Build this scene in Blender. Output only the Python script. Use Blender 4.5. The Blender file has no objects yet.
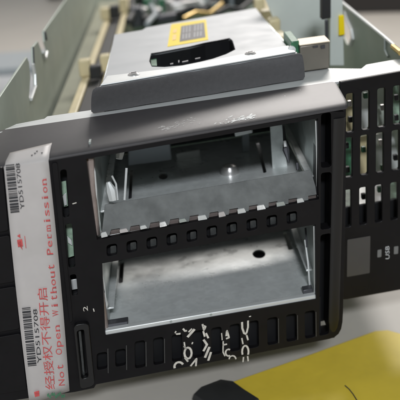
import bpy, bmesh, math, random
from mathutils import Vector, Matrix
from mathutils.geometry import delaunay_2d_cdt
def inside(p, poly):
    c = False; n = len(poly)
    for i in range(n):
        a = poly[i]; b = poly[i-1]
        if (a[1] > p[1]) != (b[1] > p[1]) and p[0] < (b[0]-a[0])*(p[1]-a[1])/(b[1]-a[1])+a[0]: c = not c
    return c
def fill(loops):
    '''triangles of a polygon with holes'''
    flat = [Vector((p[0], p[1])) for lp in loops for p in lp]; ed = []; k = 0
    for lp in loops:
        m = len(lp); ed += [(k+i, k+(i+1) % m) for i in range(m)]; k += m
    vs, _e, fs, *_r = delaunay_2d_cdt(flat, ed, [], 0, 1e-5)
    out = []
    for f in fs:
        c = sum((vs[i] for i in f), Vector((0, 0)))/len(f)
        if inside(c, loops[0]) and not any(inside(c, h) for h in loops[1:]): out.append(list(f))
    return vs, out
random.seed(7)
S = 0.001                       # modelled in millimetres
sc = bpy.context.scene
COL = sc.collection

# ------------------------------------------------------------------ axes
def rot(rx, ry, rz):
    return (Matrix.Rotation(rz, 3, 'Z') @ Matrix.Rotation(rx, 3, 'X') @ Matrix.Rotation(ry, 3, 'Y'))
R_ = math.radians
RM = rot(R_(20.54), R_(-1.27), R_(-3.77))      # model (x right, y down, z away) -> camera (same sense)
FM = rot(R_(6.14), R_(-11.87), 0)              # the loose front turned and leaning against the chassis
def m2w(v): return Vector((v[0], v[2], -v[1]))
FOC = 900.0; DIST = 430.0; H0 = 104.0
def ray(px, py):
    c = Vector((px-200, py-200, FOC))
    return m2w(RM.transposed() @ c)/FOC
O = Vector((0, 0, H0))
CAM = O - ray(210, 240)*DIST
U = m2w(FM @ Vector((1, 0, 0))); V = m2w(FM @ Vector((0, -1, 0))); D = Vector((0, 1, 0))
def B(u, v, t): return O + U*u + V*v + D*t
def sol(px, py, u=None, v=None, t=None):
    """point of the server frame (u across, v up, t into the depth) seen at a picture position, one of the three given"""
    d = ray(px, py); rhs = CAM - O
    cols = []
    if u is None: cols.append(U)
    else: rhs = rhs - U*u
    if v is None: cols.append(V)
    else: rhs = rhs - V*v
    if t is None: cols.append(D)
    else: rhs = rhs - D*t
    M = Matrix((cols[0], cols[1], -d)).transposed()
    a, b, s = M.inverted() @ rhs
    if u is not None: return (u, a, b)
    if v is not None: return (a, v, b)
    return (a, b, t)
def uv(px, py, t=0.0):
    a = sol(px, py, t=t); return (a[0], a[1])
def ground(px, py, z=0.0):
    d = ray(px, py); s = (z-CAM.z)/d.z
    p = CAM + d*s; return (p.x, p.y, z)

# ------------------------------------------------------------------ materials
def mat(name, col, rough=.5, metal=0, bump=0, bscale=300, var=0.0, vscale=40, spec=.5, trans=0, spangle=0, col2=None, rvar=0.0, alpha=1, coat=0):
    m = bpy.data.materials.new(name); m.use_nodes = True
    nt = m.node_tree; n = nt.nodes; l = nt.links
    p = n['Principled BSDF']
    p.inputs['Base Color'].default_value = (*col, 1); p.inputs['Roughness'].default_value = rough
    p.inputs['Metallic'].default_value = metal; p.inputs['Specular IOR Level'].default_value = spec
    p.inputs['Transmission Weight'].default_value = trans
    p.inputs['Coat Weight'].default_value = coat
    tc = n.new('ShaderNodeTexCoord')
    if var or col2:
        nz = n.new('ShaderNodeTexNoise'); nz.inputs['Scale'].default_value = vscale; nz.inputs['Detail'].default_value = 6; nz.inputs['Roughness'].default_value = .65
        l.new(tc.outputs['Object'], nz.inputs['Vector'])
        cr = n.new('ShaderNodeValToRGB'); cr.color_ramp.elements[0].position = .3; cr.color_ramp.elements[1].position = .7
        a = col2 if col2 else tuple(c*(1-var) for c in col)
        b = col if col2 else tuple(min(1, c*(1+var)) for c in col)
        cr.color_ramp.elements[0].color = (*a, 1); cr.color_ramp.elements[1].color = (*b, 1)
        l.new(nz.outputs['Fac'], cr.inputs['Fac']); l.new(cr.outputs['Color'], p.inputs['Base Color'])
    if spangle:
        vo = n.new('ShaderNodeTexVoronoi'); vo.inputs['Scale'].default_value = 420; l.new(tc.outputs['Object'], vo.inputs['Vector'])
        mx = n.new('ShaderNodeMix'); mx.data_type = 'RGBA'; mx.blend_type = 'MULTIPLY'; mx.inputs[0].default_value = spangle
        src = p.inputs['Base Color'].links[0].from_socket if p.inputs['Base Color'].links else None
        bw = n.new('ShaderNodeMapRange'); sp_ = n.new('ShaderNodeSeparateColor'); l.new(vo.outputs['Color'], sp_.inputs[0]); l.new(sp_.outputs[0], bw.inputs['Value']); bw.inputs['To Min'].default_value = .45
        if src: l.new(src, mx.inputs[6])
        l.new(bw.outputs['Result'], mx.inputs[7]); l.new(mx.outputs[2], p.inputs['Base Color'])
    if rvar:
        n2 = n.new('ShaderNodeTexNoise'); n2.inputs['Scale'].default_value = vscale*1.7; n2.inputs['Detail'].default_value = 8
        l.new(tc.outputs['Object'], n2.inputs['Vector'])
        mr = n.new('ShaderNodeMapRange'); mr.inputs['From Min'].default_value = .3; mr.inputs['From Max'].default_value = .7
        mr.inputs['To Min'].default_value = max(0.02, rough-rvar); mr.inputs['To Max'].default_value = rough+rvar
        l.new(n2.outputs['Fac'], mr.inputs['Value']); l.new(mr.outputs['Result'], p.inputs['Roughness'])
    if bump:
        n3 = n.new('ShaderNodeTexNoise'); n3.inputs['Scale'].default_value = bscale; n3.inputs['Detail'].default_value = 4
        l.new(tc.outputs['Object'], n3.inputs['Vector'])
        bp = n.new('ShaderNodeBump'); bp.inputs['Strength'].default_value = bump; bp.inputs['Distance'].default_value = .0004
        l.new(n3.outputs['Fac'], bp.inputs['Height']); l.new(bp.outputs['Normal'], p.inputs['Normal'])
    return m
M = {}
M['plastic'] = mat('black_plastic', (.0065, .0058, .0066), .46, bump=.2, bscale=2600, var=.25, vscale=60, rvar=.05, spec=.2)
M['cap_plastic'] = mat('sheen_black_plastic', (.043, .039, .041), .47, bump=.10, bscale=4500, var=.08, vscale=400, spec=.6)  # lighter base paints in the overhead light's sheen on the top rail
M['plastic_gloss'] = mat('smooth_black_plastic', (.006, .0055, .006), .36, bump=.1, bscale=900, spec=.5, rvar=.06)
M['deep'] = mat('dark_recess_plastic', (.008, .008, .009), .6, spec=.3)
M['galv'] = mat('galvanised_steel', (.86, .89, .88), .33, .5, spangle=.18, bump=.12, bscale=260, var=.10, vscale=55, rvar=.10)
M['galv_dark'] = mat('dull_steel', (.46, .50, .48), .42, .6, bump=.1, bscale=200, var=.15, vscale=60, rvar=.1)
M['olive'] = mat('olive_steel', (.26, .26, .19), .55, .1, var=.15, vscale=30)
M['wall'] = mat('chassis_steel', (.42, .46, .40), .5, .12, bump=.06, bscale=120, var=.08, vscale=30, rvar=.08)
M['flange'] = mat('bright_steel', (.66, .67, .66), .45, .35, bump=.06, bscale=200, var=.05, vscale=60, rvar=.06)
M['cover'] = mat('cover_steel', (.40, .41, .42), .55, .3, bump=.05, bscale=250, var=.04, vscale=40, rvar=.05)
M['post'] = mat('brownish_steel', (.34, .28, .26), .38, .6, bump=.2, bscale=300, var=.25, vscale=90)
M['foam'] = mat('grey_foam', (.075, .072, .074), .62, bump=.35, bscale=3500, var=.10, vscale=500)
M['clear'] = mat('smoked_plastic', (.20, .205, .20), .3, trans=.3, var=.25, vscale=90, rvar=.12)
M['pale_steel'] = mat('pale_steel', (.66, .70, .66), .5, .2, var=.06, vscale=30)
M['paper'] = mat('label_paper', (.49, .455, .44), .45, bump=.55, bscale=70, var=.06, vscale=50)
M['red'] = mat('red_ink', (.55, .085, .085), .6, var=.3, vscale=500)
M['ink'] = mat('black_ink', (.03, .03, .035), .5)
M['white'] = mat('white_print', (.62, .58, .52), .6, var=.25, vscale=400)
M['scuff'] = mat('pale_scuff', (.78, .76, .74), .7, var=.3, vscale=600)
M['yellow'] = mat('yellow_vinyl', (.92, .68, .0), .6, var=.04, vscale=80)
M['grey_print'] = mat('grey_print', (.035, .03, .035), .5)
M['pale_print'] = mat('pale_print', (.55, .56, .58), .5)
M['sticker_grey'] = mat('faded_print', (.24, .24, .25), .5)
M['cream'] = mat('cream_plastic', (.66, .56, .34), .45, var=.12, vscale=60)
M['pcb'] = mat('green_board', (.05, .17, .09), .45, var=.4, vscale=300, coat=.2)
M['pcb_pale'] = mat('pale_green_board', (.26, .36, .27), .5, var=.4, vscale=250)
M['box'] = mat('brown_steel_can', (.21, .19, .16), .4, .5, var=.08, vscale=80)
M['box_top'] = mat('beige_steel', (.55, .47, .36), .5, .3)
M['gold'] = mat('brass_contact', (.60, .42, .16), .35, .8)
M['display'] = mat('grey_display', (.060, .056, .054), .35, var=.06, vscale=40)
M['icon'] = mat('grey_icon', (.16, .16, .16), .5)
M['edge_line'] = mat('edge_grey', (.07, .068, .066), .5)  # grey of the thin lighter lines beside the lower bar slots
M['guide'] = mat('light_guide_plastic', (.045, .047, .046), .3, var=.4, vscale=200)
M['table'] = mat('beige_tabletop', (.49, .455, .41), .5, bump=.1, bscale=500, var=.05, vscale=12)
M['sheet'] = mat('yellow_foam_sheet', (.72, .53, .05), .5, var=.10, vscale=22, bump=.5, bscale=160)
M['black'] = mat('black_rubber', (.02, .02, .02), .6, bump=.6, bscale=70)
M['whitebox'] = mat('white_card', (.78, .76, .76), .5, var=.03, vscale=30)
M['bluegrey'] = mat('blue_grey_plastic', (.33, .36, .38), .45)
M['cap'] = mat('silver_can', (.6, .58, .57), .3, .8)
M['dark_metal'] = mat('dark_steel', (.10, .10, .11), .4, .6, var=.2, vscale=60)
M['darkcloth'] = mat('dark_brown_bag', (.035, .03, .028), .8)

# ------------------------------------------------------------------ builders
def empty(name, loc):
    o = bpy.data.objects.new(name, None); o.location = Vector(loc)*S; COL.objects.link(o)
    o.empty_display_size = .02; return o
def tag(o, label=None, cat=None, kind=None, group=None):
    if label: o['label'] = label
    if cat: o['category'] = cat
    if kind: o['kind'] = kind
    if group: o['group'] = group
    return o
ORIG = {}
def origin(o): return ORIG.get(o.name, Vector((0, 0, 0)))
def link(name, me, m, parent=None, bevel=0, smooth=False, seg=2, loc=None):
    """me holds WORLD millimetres; it becomes local to its own origin"""
    base = Vector(loc) if loc is not None else (origin(parent) if parent else Vector((0, 0, 0)))
    po = origin(parent) if parent else Vector((0, 0, 0))
    for v in me.vertices: v.co = (v.co-base)*S
    me.materials.append(M[m])
    o = bpy.data.objects.new(name, me); COL.objects.link(o)
    o.parent = parent; o.location = (base-po)*S
    ORIG[o.name] = base
    if bevel:
        b = o.modifiers.new('edge', 'BEVEL'); b.width = bevel*S; b.segments = seg; b.limit_method = 'ANGLE'; b.angle_limit = R_(35)
        b.harden_normals = False
    if smooth or bevel:
        for p in me.polygons: p.use_smooth = True
        try: me.set_sharp_from_angle(angle=R_(32))
        except Exception: pass
    return o
class MB:
    def __init__(s): s.v = []; s.f = []
    def add(s, vs, fs):
        k = len(s.v); s.v += [Vector(x) for x in vs]; s.f += [[i+k for i in f] for f in fs]; return s
    def plate(s, outer, holes=(), t0=0.0, t1=2.0, fn=None):
        """a sheet between t0 and t1 (fn maps plane point + thickness to the world) with real holes"""
        fn = fn or (lambda a, b, t: B(a, b, t))
        loops = [[Vector((p[0], p[1], 0)) for p in outer]]+[[Vector((p[0], p[1], 0)) for p in h] for h in holes]
        flat = [p for lp in loops for p in lp]; n = len(flat)
        fv, tris = fill(loops); nf = len(fv)
        s.add([fn(p.x, p.y, t0) for p in fv]+[fn(p.x, p.y, t1) for p in fv], [t for a, b, c in tris for t in ([a, b, c], [c+nf, b+nf, a+nf])])
        vs = [fn(p.x, p.y, t0) for p in flat]+[fn(p.x, p.y, t1) for p in flat]; fs = []
        k = 0
        for lp in loops:
            m = len(lp)
            for i in range(m):
                j = (i+1) % m; fs.append([k+i, k+j, k+j+n, k+i+n])
            k += m
        return s.add(vs, fs)
    def hull(s, pts):           # 8 corners: bottom ring, top ring
        return s.add(pts, [[0, 1, 2, 3], [7, 6, 5, 4], [0, 4, 5, 1], [1, 5, 6, 2], [2, 6, 7, 3], [3, 7, 4, 0]])
    def box(s, u0, u1, v0, v1, t0, t1):
        return s.hull([B(u0, v0, t0), B(u1, v0, t0), B(u1, v0, t1), B(u0, v0, t1), B(u0, v1, t0), B(u1, v1, t0), B(u1, v1, t1), B(u0, v1, t1)])
    def wbox(s, c, sx, sy, sz, rz=0):
        a = Matrix.Rotation(rz, 3, 'Z'); pts = []
        for z in (0, sz):
            for x, y in ((-1, -1), (1, -1), (1, 1), (-1, 1)):
                pts.append(Vector(c)+a@Vector((x*sx/2, y*sy/2, z)))
        return s.hull(pts)
    def tube(s, path, r, n=10, cap=True):
        path = [Vector(p) for p in path]; rings = []
        for i, p in enumerate(path):
            a = path[max(0, i-1)]; b = path[min(len(path)-1, i+1)]; d = (b-a).normalized()
            x = d.orthogonal().normalized() if i == 0 else (x-d*x.dot(d)).normalized()
            y = d.cross(x); rr = r[i] if isinstance(r, (list, tuple)) else r
            rings.append([p+(x*math.cos(2*math.pi*k/n)+y*math.sin(2*math.pi*k/n))*rr for k in range(n)])
        fs = []
        for i in range(len(path)-1):
            for k in range(n):
                fs.append([i*n+k, i*n+(k+1) % n, (i+1)*n+(k+1) % n, (i+1)*n+k])
        if cap: fs.append(list(range(n))[::-1]); fs.append([(len(path)-1)*n+k for k in range(n)])
        return s.add([q for r_ in rings for q in r_], fs)
    def loft(s, rings, cap=True):
        n = len(rings[0]); fs = []
        for i in range(len(rings)-1):
            for k in range(n): fs.append([i*n+k, i*n+(k+1) % n, (i+1)*n+(k+1) % n, (i+1)*n+k])
        if cap: fs.append(list(range(n))[::-1]); fs.append([(len(rings)-1)*n+k for k in range(n)])
        return s.add([q for r_ in rings for q in r_], fs)
    def ribbon(s, pts, w, t, th=.12):
        """a thin printed stroke on the plane t through plane points"""
        n = len(pts); L = []; Rr = []
        for i, p in enumerate(pts):
            a = Vector(pts[max(0, i-1)]); b = Vector(pts[min(n-1, i+1)]); d = (b-a); d.normalize()
            q = Vector((-d.y, d.x))*w/2; p = Vector(p); L.append(p+q); Rr.append(p-q)
        for i in range(n-1):
            s.plate([L[i], L[i+1], Rr[i+1], Rr[i]], (), t-th, t)
        return s
    def mesh(s, name):
        me = bpy.data.meshes.new(name); me.from_pydata([tuple(v) for v in s.v], [], s.f); me.update()
        bm = bmesh.new(); bm.from_mesh(me); bmesh.ops.remove_doubles(bm, verts=bm.verts, dist=1e-4); bmesh.ops.recalc_face_normals(bm, faces=bm.faces); bm.to_mesh(me); bm.free()
        return me
    def build(s, name, m, parent=None, **k): return link(name, s.mesh(name), m, parent, **k)
def rrect(c, r, n=4):
    """round the corners of a quad/polygon of plane points"""
    out = []; k = len(c); c = [Vector(p) for p in c]
    for i in range(k):
        p = c[i]; a = (c[i-1]-p); b = (c[(i+1) % k]-p); rr = min(r, a.length*.49, b.length*.49)
        a = p+a.normalized()*rr; b = p+b.normalized()*rr
        for j in range(n+1):
            s_ = j/n; out.append(a*(1-s_)**2+p*2*s_*(1-s_)+b*s_**2)
    return out
def P(pts, t=0.0): return [uv(x, y, t) for x, y in pts]
def slotpx(x0, x1, yc, h, t, r, sh=-.17, tl=0.0):
    """an upright rounded slot given by picture extents; sh is the slope of level lines"""
    xm = (x0+x1)/2
    q = [(x0-tl*h/2, yc-h/2+sh*(x0-xm)), (x1-tl*h/2, yc-h/2+sh*(x1-xm)), (x1+tl*h/2, yc+h/2+sh*(x1-xm)), (x0+tl*h/2, yc+h/2+sh*(x0-xm))]
    return rrect(P(q, t), r)
def ell(px, py, rx, ry, plane, n=18):
    return [plane(px+rx*math.cos(2*math.pi*k/n), py+ry*math.sin(2*math.pi*k/n)) for k in range(n)]
def each(name, m, parent, shapes, **k):
    '''every shape of a list its own part'''
    for f_ in shapes: mb_ = MB(); f_(mb_); o_ = mb_.build(name, m, parent, **k)
    return o_
def text_verts(s):
    cu = bpy.data.curves.new('t', 'FONT'); cu.body = s; cu.size = 1; cu.resolution_u = 3
    o = bpy.data.objects.new('t', cu); COL.objects.link(o)
    bpy.context.view_layer.update()
    me = o.to_mesh(); vs = [v.co.copy() for v in me.vertices]; fs = [list(p.vertices) for p in me.polygons]
    o.to_mesh_clear(); bpy.data.objects.remove(o); bpy.data.curves.remove(cu)
    return vs, fs
def text_on(mb, s, p0, p1, h, fn):
    """text with its baseline from p0 to p1 (picture points), letter height h, laid on the surface fn"""
    vs, fs = text_verts(s)
    if not vs: return mb
    x0 = min(v.x for v in vs); x1 = max(v.x for v in vs); y1 = max(v.y for v in vs); y0 = min(0, min(v.y for v in vs))
    a = Vector(p0); d = Vector(p1)-a; up = Vector((d.y, -d.x)).normalized()*h
    out = []
    for v in vs:
        q = a+d*((v.x-x0)/(x1-x0))+up*(v.y/y1); out.append(fn(q.x, q.y))
    return mb.add(out, fs)

# ------------------------------------------------------------------ key levels of the server
vt = sol(170, 105.4, t=34)[1]                 # top of the bezel at its back edge
vbot = sol(215, 361, t=0)[1]
TB = 34.0                                     # depth of the bezel cap
root = empty('server', B(0, vbot, 60)); ORIG[root.name] = B(0, vbot, 60)
tag(root, 'opened black and silver server with two empty drive bays and a white seal label', 'server')
ORIG['server'] = B(0, vbot, 60)

# ---------------- bezel cap (top) : rounded profile lofted along u
uL = uv(-60, 250)[0]; uR = uv(343.5, 215)[0]
cap_v = [sol(60, 156.3, t=0)[1], sol(333, 109, t=0)[1]]
ua = sol(60, 156.3, t=0)[0]; ub = sol(333, 109, t=0)[0]
def capv(u): return cap_v[0]+(cap_v[1]-cap_v[0])*(u-ua)/(ub-ua)
def cap_ring(u, k=1.0, inset=0.0):
    f = capv(u); pts = []
    prof = [(TB, vt), (20, vt-.36*(vt-f-.6)), (10, vt-.66*(vt-f-.6)), (4, f+1.25), (1.2, f+.45), (.25, f-.2), (0, f-.9), (0, f-1.15), (3.2, f-1.3), (4.5, f-1.3), (20, vt-3.2), (TB, vt-3.2)]
    for t, v in prof: pts.append(B(u, v-inset*(1 if t < TB-1 else 1), t+inset*.8*(1 if t < 8 else 0)))
    return pts
mb = MB(); rings = []
N = 40
for i in range(N+1):
    u = uL+(uR-uL)*i/N
    rings.append(cap_ring(u))
last = rings[-1]; mid_ = sum(last, Vector())/len(last)
for d, k_s in ((.8, .97), (1.4, .90), (1.8, .78)): rings.append([mid_+(q-mid_)*k_s+U*d for q in last])
mb.loft(rings)
cap = mb.build('bezel_top', 'cap_plastic', root, smooth=True)
for p in cap.data.polygons: p.use_smooth = True
tag(cap, 'black plastic top rail with pale scuffs')
# ---------------- scuffs on the cap
def captop(px, py, lift=.08):
    a, b = 0.0, 33.0
    for _ in range(40):
        t = (a+b)/2; u, v, _t = sol(px, py, t=t); f = capv(u)
        pr = [(0, f-.9), (.25, f-.2), (1.2, f+.45), (4, f+1.25), (10, vt-.66*(vt-f-.6)), (20, vt-.36*(vt-f-.6)), (TB, vt)]
        vv = vt
        for (t0, v0), (t1, v1) in zip(pr, pr[1:]):
            if t0 <= t <= t1: vv = v0+(v1-v0)*(t-t0)/(t1-t0)
        if v > vv: a = t
        else: b = t
    # above surface at small t ray is above; choose crossing
    return B(u, vv+lift, t)
sm = MB()
def blob(cx, cy, r, fn, el=1.0, an=0):
    n = 7; pts = []
    for k in range(n):
        a = 2*math.pi*k/n; rr = r*random.uniform(.5, 1.2); x = math.cos(a)*rr*el; y = math.sin(a)*rr
        pts.append(fn(cx+x*math.cos(an)-y*math.sin(an), cy+x*math.sin(an)+y*math.cos(an)))
    sm.add(pts, [list(range(n))])
for cx, cy, n, sp, r in ((240, 119, 30, 12, 1.0), (248, 117.5, 26, 7, 1.3), (232, 121, 10, 5, 1.0), (222, 122, 10, 7, .7), (182, 124, 16, 14, .6), (166, 128, 18, 12, .7), (190, 120, 10, 9, .5)):
    for _ in range(n):
        x = cx+random.gauss(0, sp*.5); y = cy-.17*(x-cx)+random.gauss(0, 1.3)
        if cx < 200: blob(x, y, .22*random.uniform(.5, 1), captop, random.uniform(4, 14), random.uniform(-.45, -.15))
        else: blob(x, y, r*random.uniform(.12, .7), captop, random.uniform(1.5, 5), random.uniform(-.6, -.1))
blob(285, 70+26, .4, captop); blob(300, 90, .4, captop)
half = [f for f in sm.f if (sum((sm.v[i] for i in f), Vector())/len(f)).x < B(8, vt, 10).x]
for grp in (half, [f for f in sm.f if f not in half]):
    ids = sorted({i for f in grp for i in f}); mp = {i: k for k, i in enumerate(ids)}
    g_ = MB(); g_.add([sm.v[i] for i in ids], [[mp[i] for i in f] for f in grp]); g_.build('scuff_mark', 'scuff', cap)

# ---------------- bezel front face, left column + bars + right column : one moulded frame
f0 = 0.0
outer = [(-60, 0), (0, 0)]
def topl(x): return 156.3+(x-60)*(109-156.3)/(333-60)+2.7
outer_px = [(-60, topl(-60)), (60, topl(60)), (200, topl(200)), (333, topl(333)), (344, topl(344)+2), (346, topl(346)+12), (345.5, 215), (343, 312), (342.5, 322), (341.2, 329), (338.5, 334), (334.5, 337.2), (329, 339), (215, 361.5), (96, 384.5), (94, 388), (75, 392), (30, 398), (-40, 408)]
holes = []
holes.append(P([(86, 159), (318, 118.5), (319, 199.5), (97, 240)]))           # upper bay
holes.append(P([(102, 263.5), (315.5, 224.5), (316, 299), (105, 335.5)]))     # lower bay
mid_holes = []
for i in range(10):
    x = 112+20.0*i; y = 250-3.55*i-(.5 if i > 4 else 0)
    h = slotpx(x-5.4, x+5.2, y, 11.6, 0, 1.6, -.18, .03); holes.append(h)
slot_x = [102, 120.5, 140, 158.5, 177, 198, 216.5, 235, 253.5, 272.5, 291.5, 310]
for i, x in enumerate(slot_x):
    y = 361-.176*(x-102); w = 5.2
    h_ = 17 if i < 2 else 27
    holes.append(slotpx(x-w, x+w, y, h_, 0, 1.6, -.18, .02))
holes.append(rrect(P([(60, 170), (66.5, 169), (69.5, 217), (63, 218)]), 1.5))
holes.append(rrect(P([(65, 224), (72, 223), (75.5, 267), (68.5, 268)]), 1.5))
holes.append(rrect(P([(69.5, 275), (76, 274), (78, 295), (72, 296)]), 1.2))
holes.append(rrect(P([(75, 326), (83, 324), (87.5, 376), (80, 378)]), 1.5))
holes.append(rrect(P([(321, 114), (331, 112.2), (331.5, 167), (321, 168)]), 1.5))
holes.append(rrect(P([(321, 173), (331.5, 172), (331, 228.5), (320.5, 230)]), 1.5))
holes.append(rrect(P([(320.5, 235), (331, 233), (329, 334), (319, 336)]), 1.5))
mb = MB(); mb.plate(P(outer_px), holes, 0, 3.0)
frame = mb.build('bezel_frame', 'plastic', root, bevel=.45)
tag(frame, 'black moulded frame around both drive bays')
# thickness behind the frame: rim walls of the openings and side columns (deep body)
def bodywall(pxs, name, m='plastic', t0=3.0, t1=26.0, parent=root, bevel=0):
    b_ = MB().plate(P(pxs), (), t0, t1); return b_.build(name, m, parent, bevel=bevel)
bodywall([(331.8, 113), (344, 114), (345, 125), (344.5, 215), (342.4, 318), (341.6, 325), (339.5, 330.5), (336, 334), (329.5, 335)], 'side_cheek', t1=30)
bodywall([(318.6, 120), (320.6, 120), (320, 230), (318.4, 334), (317, 334), (317.3, 230)], 'inner_rim', t1=14)
bodywall([(320, 168.4), (331.6, 167.4), (331.6, 172), (320, 173)], 'channel_bridge', t1=9)
bodywall([(320, 230.4), (331.6, 229), (331.6, 233), (320, 234.6)], 'channel_bridge', t1=9)
mb = MB(); mb.plate(P([(319, 112), (333, 110), (330, 336), (317, 339)]), (), 17, 18); mb.build('channel_back', 'deep', root)
# a long shiny lip on the right column, catching the light
mb = MB()
ring = []
for k, y in enumerate([118, 150, 190, 230, 270, 300, 320, 328, 332]):
    x = 339.2-.026*(y-118)
    r = 3.0 if y < 325 else (2.2 if y < 330 else 1.0)
    u_, v_ = uv(x, y); ring.append((u_, v_, r))
rg = []
for u_, v_, r in ring:
    rg.append([B(u_+r*1.05*math.cos(a), v_, .3-1.1*math.sin(a)*(r/3)) for a in [math.pi*j/8 for j in range(9)]])
mb.loft(rg); c_ = mb.build('column_bead', 'plastic_gloss', root, smooth=True)

# recess pads behind the holes of the bars (dark inner boxes)
for i in range(10):
    pass
mb = MB(); mb.plate(P([(100, 246), (318, 205), (318, 223), (101, 262)]), (), 6.5, 7.5); mb.build('cross_bar_back', 'deep', root)
for i in range(10):
    x = 112+20.0*i; y = 250-3.55*i-(.5 if i > 4 else 0)
    mb = MB(); mb.plate(slotpx(x-1.6, x+4.2, y+.2, 7.5, 3, .6, -.18, .03), (), 3.6, 6.4); mb.build('light_guide', 'guide', root)
mb = MB(); mb.plate(P([(92, 338), (322, 300), (322, 338), (96, 382)], 3), (), 7, 8); mb.build('lower_bar_back', 'deep', root)
mb = MB(); mb.plate(P([(94, 383), (335, 338.5), (335, 336.5), (94, 381)], 2), (), 3, 16); mb.build('lower_bar_base', 'plastic', root)
mb = MB(); mb.plate(P([(97, 242.5), (318, 202), (318, 204), (97, 245)], 0), (), 3, 7); mb.plate(P([(102, 260.5), (316, 222), (316, 223.5), (102, 262.5)], 0), (), 3, 7); mb.build('cross_bar_ribs', 'plastic', root)
# ---------------- left ear surface steps and seams
mb = MB()
for q in ([(-60, 178), (3, 166), (9, 229), (-60, 242)], [(-60, 247), (10, 234), (15, 280), (-60, 292)], [(-60, 298), (16, 285), (20, 327), (-60, 341)], [(-60, 346), (21, 332), (27, 388), (-60, 402)]):
    mb.plate(rrect(P(q), 1.2), (), -1.6, -.02)
mb.build('ear_panel', 'plastic', root, bevel=.5)
mb = MB(); mb.plate(rrect(P([(52, 163), (57.5, 162), (73, 320), (70, 322)]), .8), (), -1.0, -.02); mb.build('ear_rib', 'plastic', root, bevel=.35)
# behind the left column's slots: board and steel
mb = MB(); mb.plate(P([(48, 160), (84, 154), (96, 385), (66, 390)], 12), (), 12, 13); mb.build('ear_liner', 'deep', root)
bright = [([(61, 182), (66, 181), (68, 206), (64, 207)], 'pcb_pale'), ([(66, 224), (72, 223), (74, 256), (68, 258)], 'pcb_pale'), ([(71, 280), (77, 279), (78, 289), (72, 290)], 'flange'),
          ([(67, 236), (71.5, 240), (72.5, 246), (68, 243)], 'galv'), ([(62.5, 196), (66, 193), (67, 205), (64.5, 206)], 'flange')]
for k, (q, m_) in enumerate(bright):
    z = 9 if k < 3 else 8
    mb = MB(); mb.plate(P(q, z), (), z, z+.7); mb.build('board_edge' if m_ == 'pcb_pale' else 'steel_tab', m_, root, bevel=.15)
# latch beside the label
mb = MB()
lat = rrect(P([(74, 322), (89, 320), (95, 382), (81, 386)]), 2.5); lh = rrect(P([(77, 328), (84.5, 326), (89, 374), (82, 376)]), 1.5)
mb.plate(lat, [lh], -3.2, -.02); la = mb.build('latch', 'plastic_gloss', root, bevel=.6)
mb = MB(); mb.plate(rrect(P([(78.5, 330), (81, 329.6), (85, 374), (83, 374.5)], 2), .5), (), 1, 6); mb.build('latch_spring', 'guide', la, bevel=.3)
# numbers on the frame
mb = MB(); text_on(mb, '2', (88, 311), (87.4, 306), 4.6, lambda x, y: B(*sol(x, y, t=-.12)))
mb.build('bay_number', 'white', frame)
mb = MB(); mb.ribbon(P([(93.4, 308.5), (94.2, 311.5)]), .5, -.03, .1); mb.build('bay_mark', 'white', frame); mb = MB(); mb.ribbon(P([(72.5, 203.8), (76.5, 202.6)]), .5, -.03, .1); mb.build('bay_mark', 'white', frame)

# ---------------- white seal label folded over the top rail
mb = MB()
TL = -2.0
n = 10
strip = []
L0, R0 = (10, 153.5), (52, 143.5); Lf, Rf = (4.0, 167.5), (48.5, 161.0)
ff = capv(uv(26, 165)[0])
for k in range(7):
    s_ = k/6
    a = (L0[0]+(Lf[0]-L0[0])*s_, L0[1]+(Lf[1]-L0[1])*s_); b = (R0[0]+(Rf[0]-R0[0])*s_, R0[1]+(Rf[1]-R0[1])*s_)
    if k < 5: row = [captop(a[0]+(b[0]-a[0])*j/5, a[1]+(b[1]-a[1])*j/5, .3+.1*k) for j in range(6)]
    else: row = [B(*sol(a[0]+(b[0]-a[0])*j/5, a[1]+(b[1]-a[1])*j/5, t=TL+(1.0 if k == 5 else 0))) for j in range(6)]
    strip.append(row)
for k in range(1, 25):
    s_ = k/24; y = s_
    a = (4.0+(29.5-4.0)*s_-2.0*math.sin(math.pi*s_)*.6, 167.5+(404-167.5)*s_); b = (48.5+(69.5-48.5)*s_+1.2*math.sin(math.pi*s_), 161+(391-161)*s_)
    tt = TL-.35*math.sin(s_*11)-.2*math.sin(s_*27)
    strip.append([B(*sol(a[0]+(b[0]-a[0])*j/5, a[1]+(b[1]-a[1])*j/5, t=tt+.12*math.sin(j*1.7+k*.6))) for j in range(6)])
vs = [p for r in strip for p in r]; fs = []
for i in range(len(strip)-1):
    for j in range(5): fs.append([i*6+j, i*6+j+1, (i+1)*6+j+1, (i+1)*6+j])
mb.add(vs, fs)
lab = mb.build('seal_label', 'paper', root, smooth=True)
sd = lab.modifiers.new('thick', 'SOLIDIFY'); sd.thickness = .15*S; sd.offset = 0
tag(lab, 'white paper seal label with barcodes and red writing')
LT = lambda x, y: B(*sol(x, y, t=TL-.85))
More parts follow.
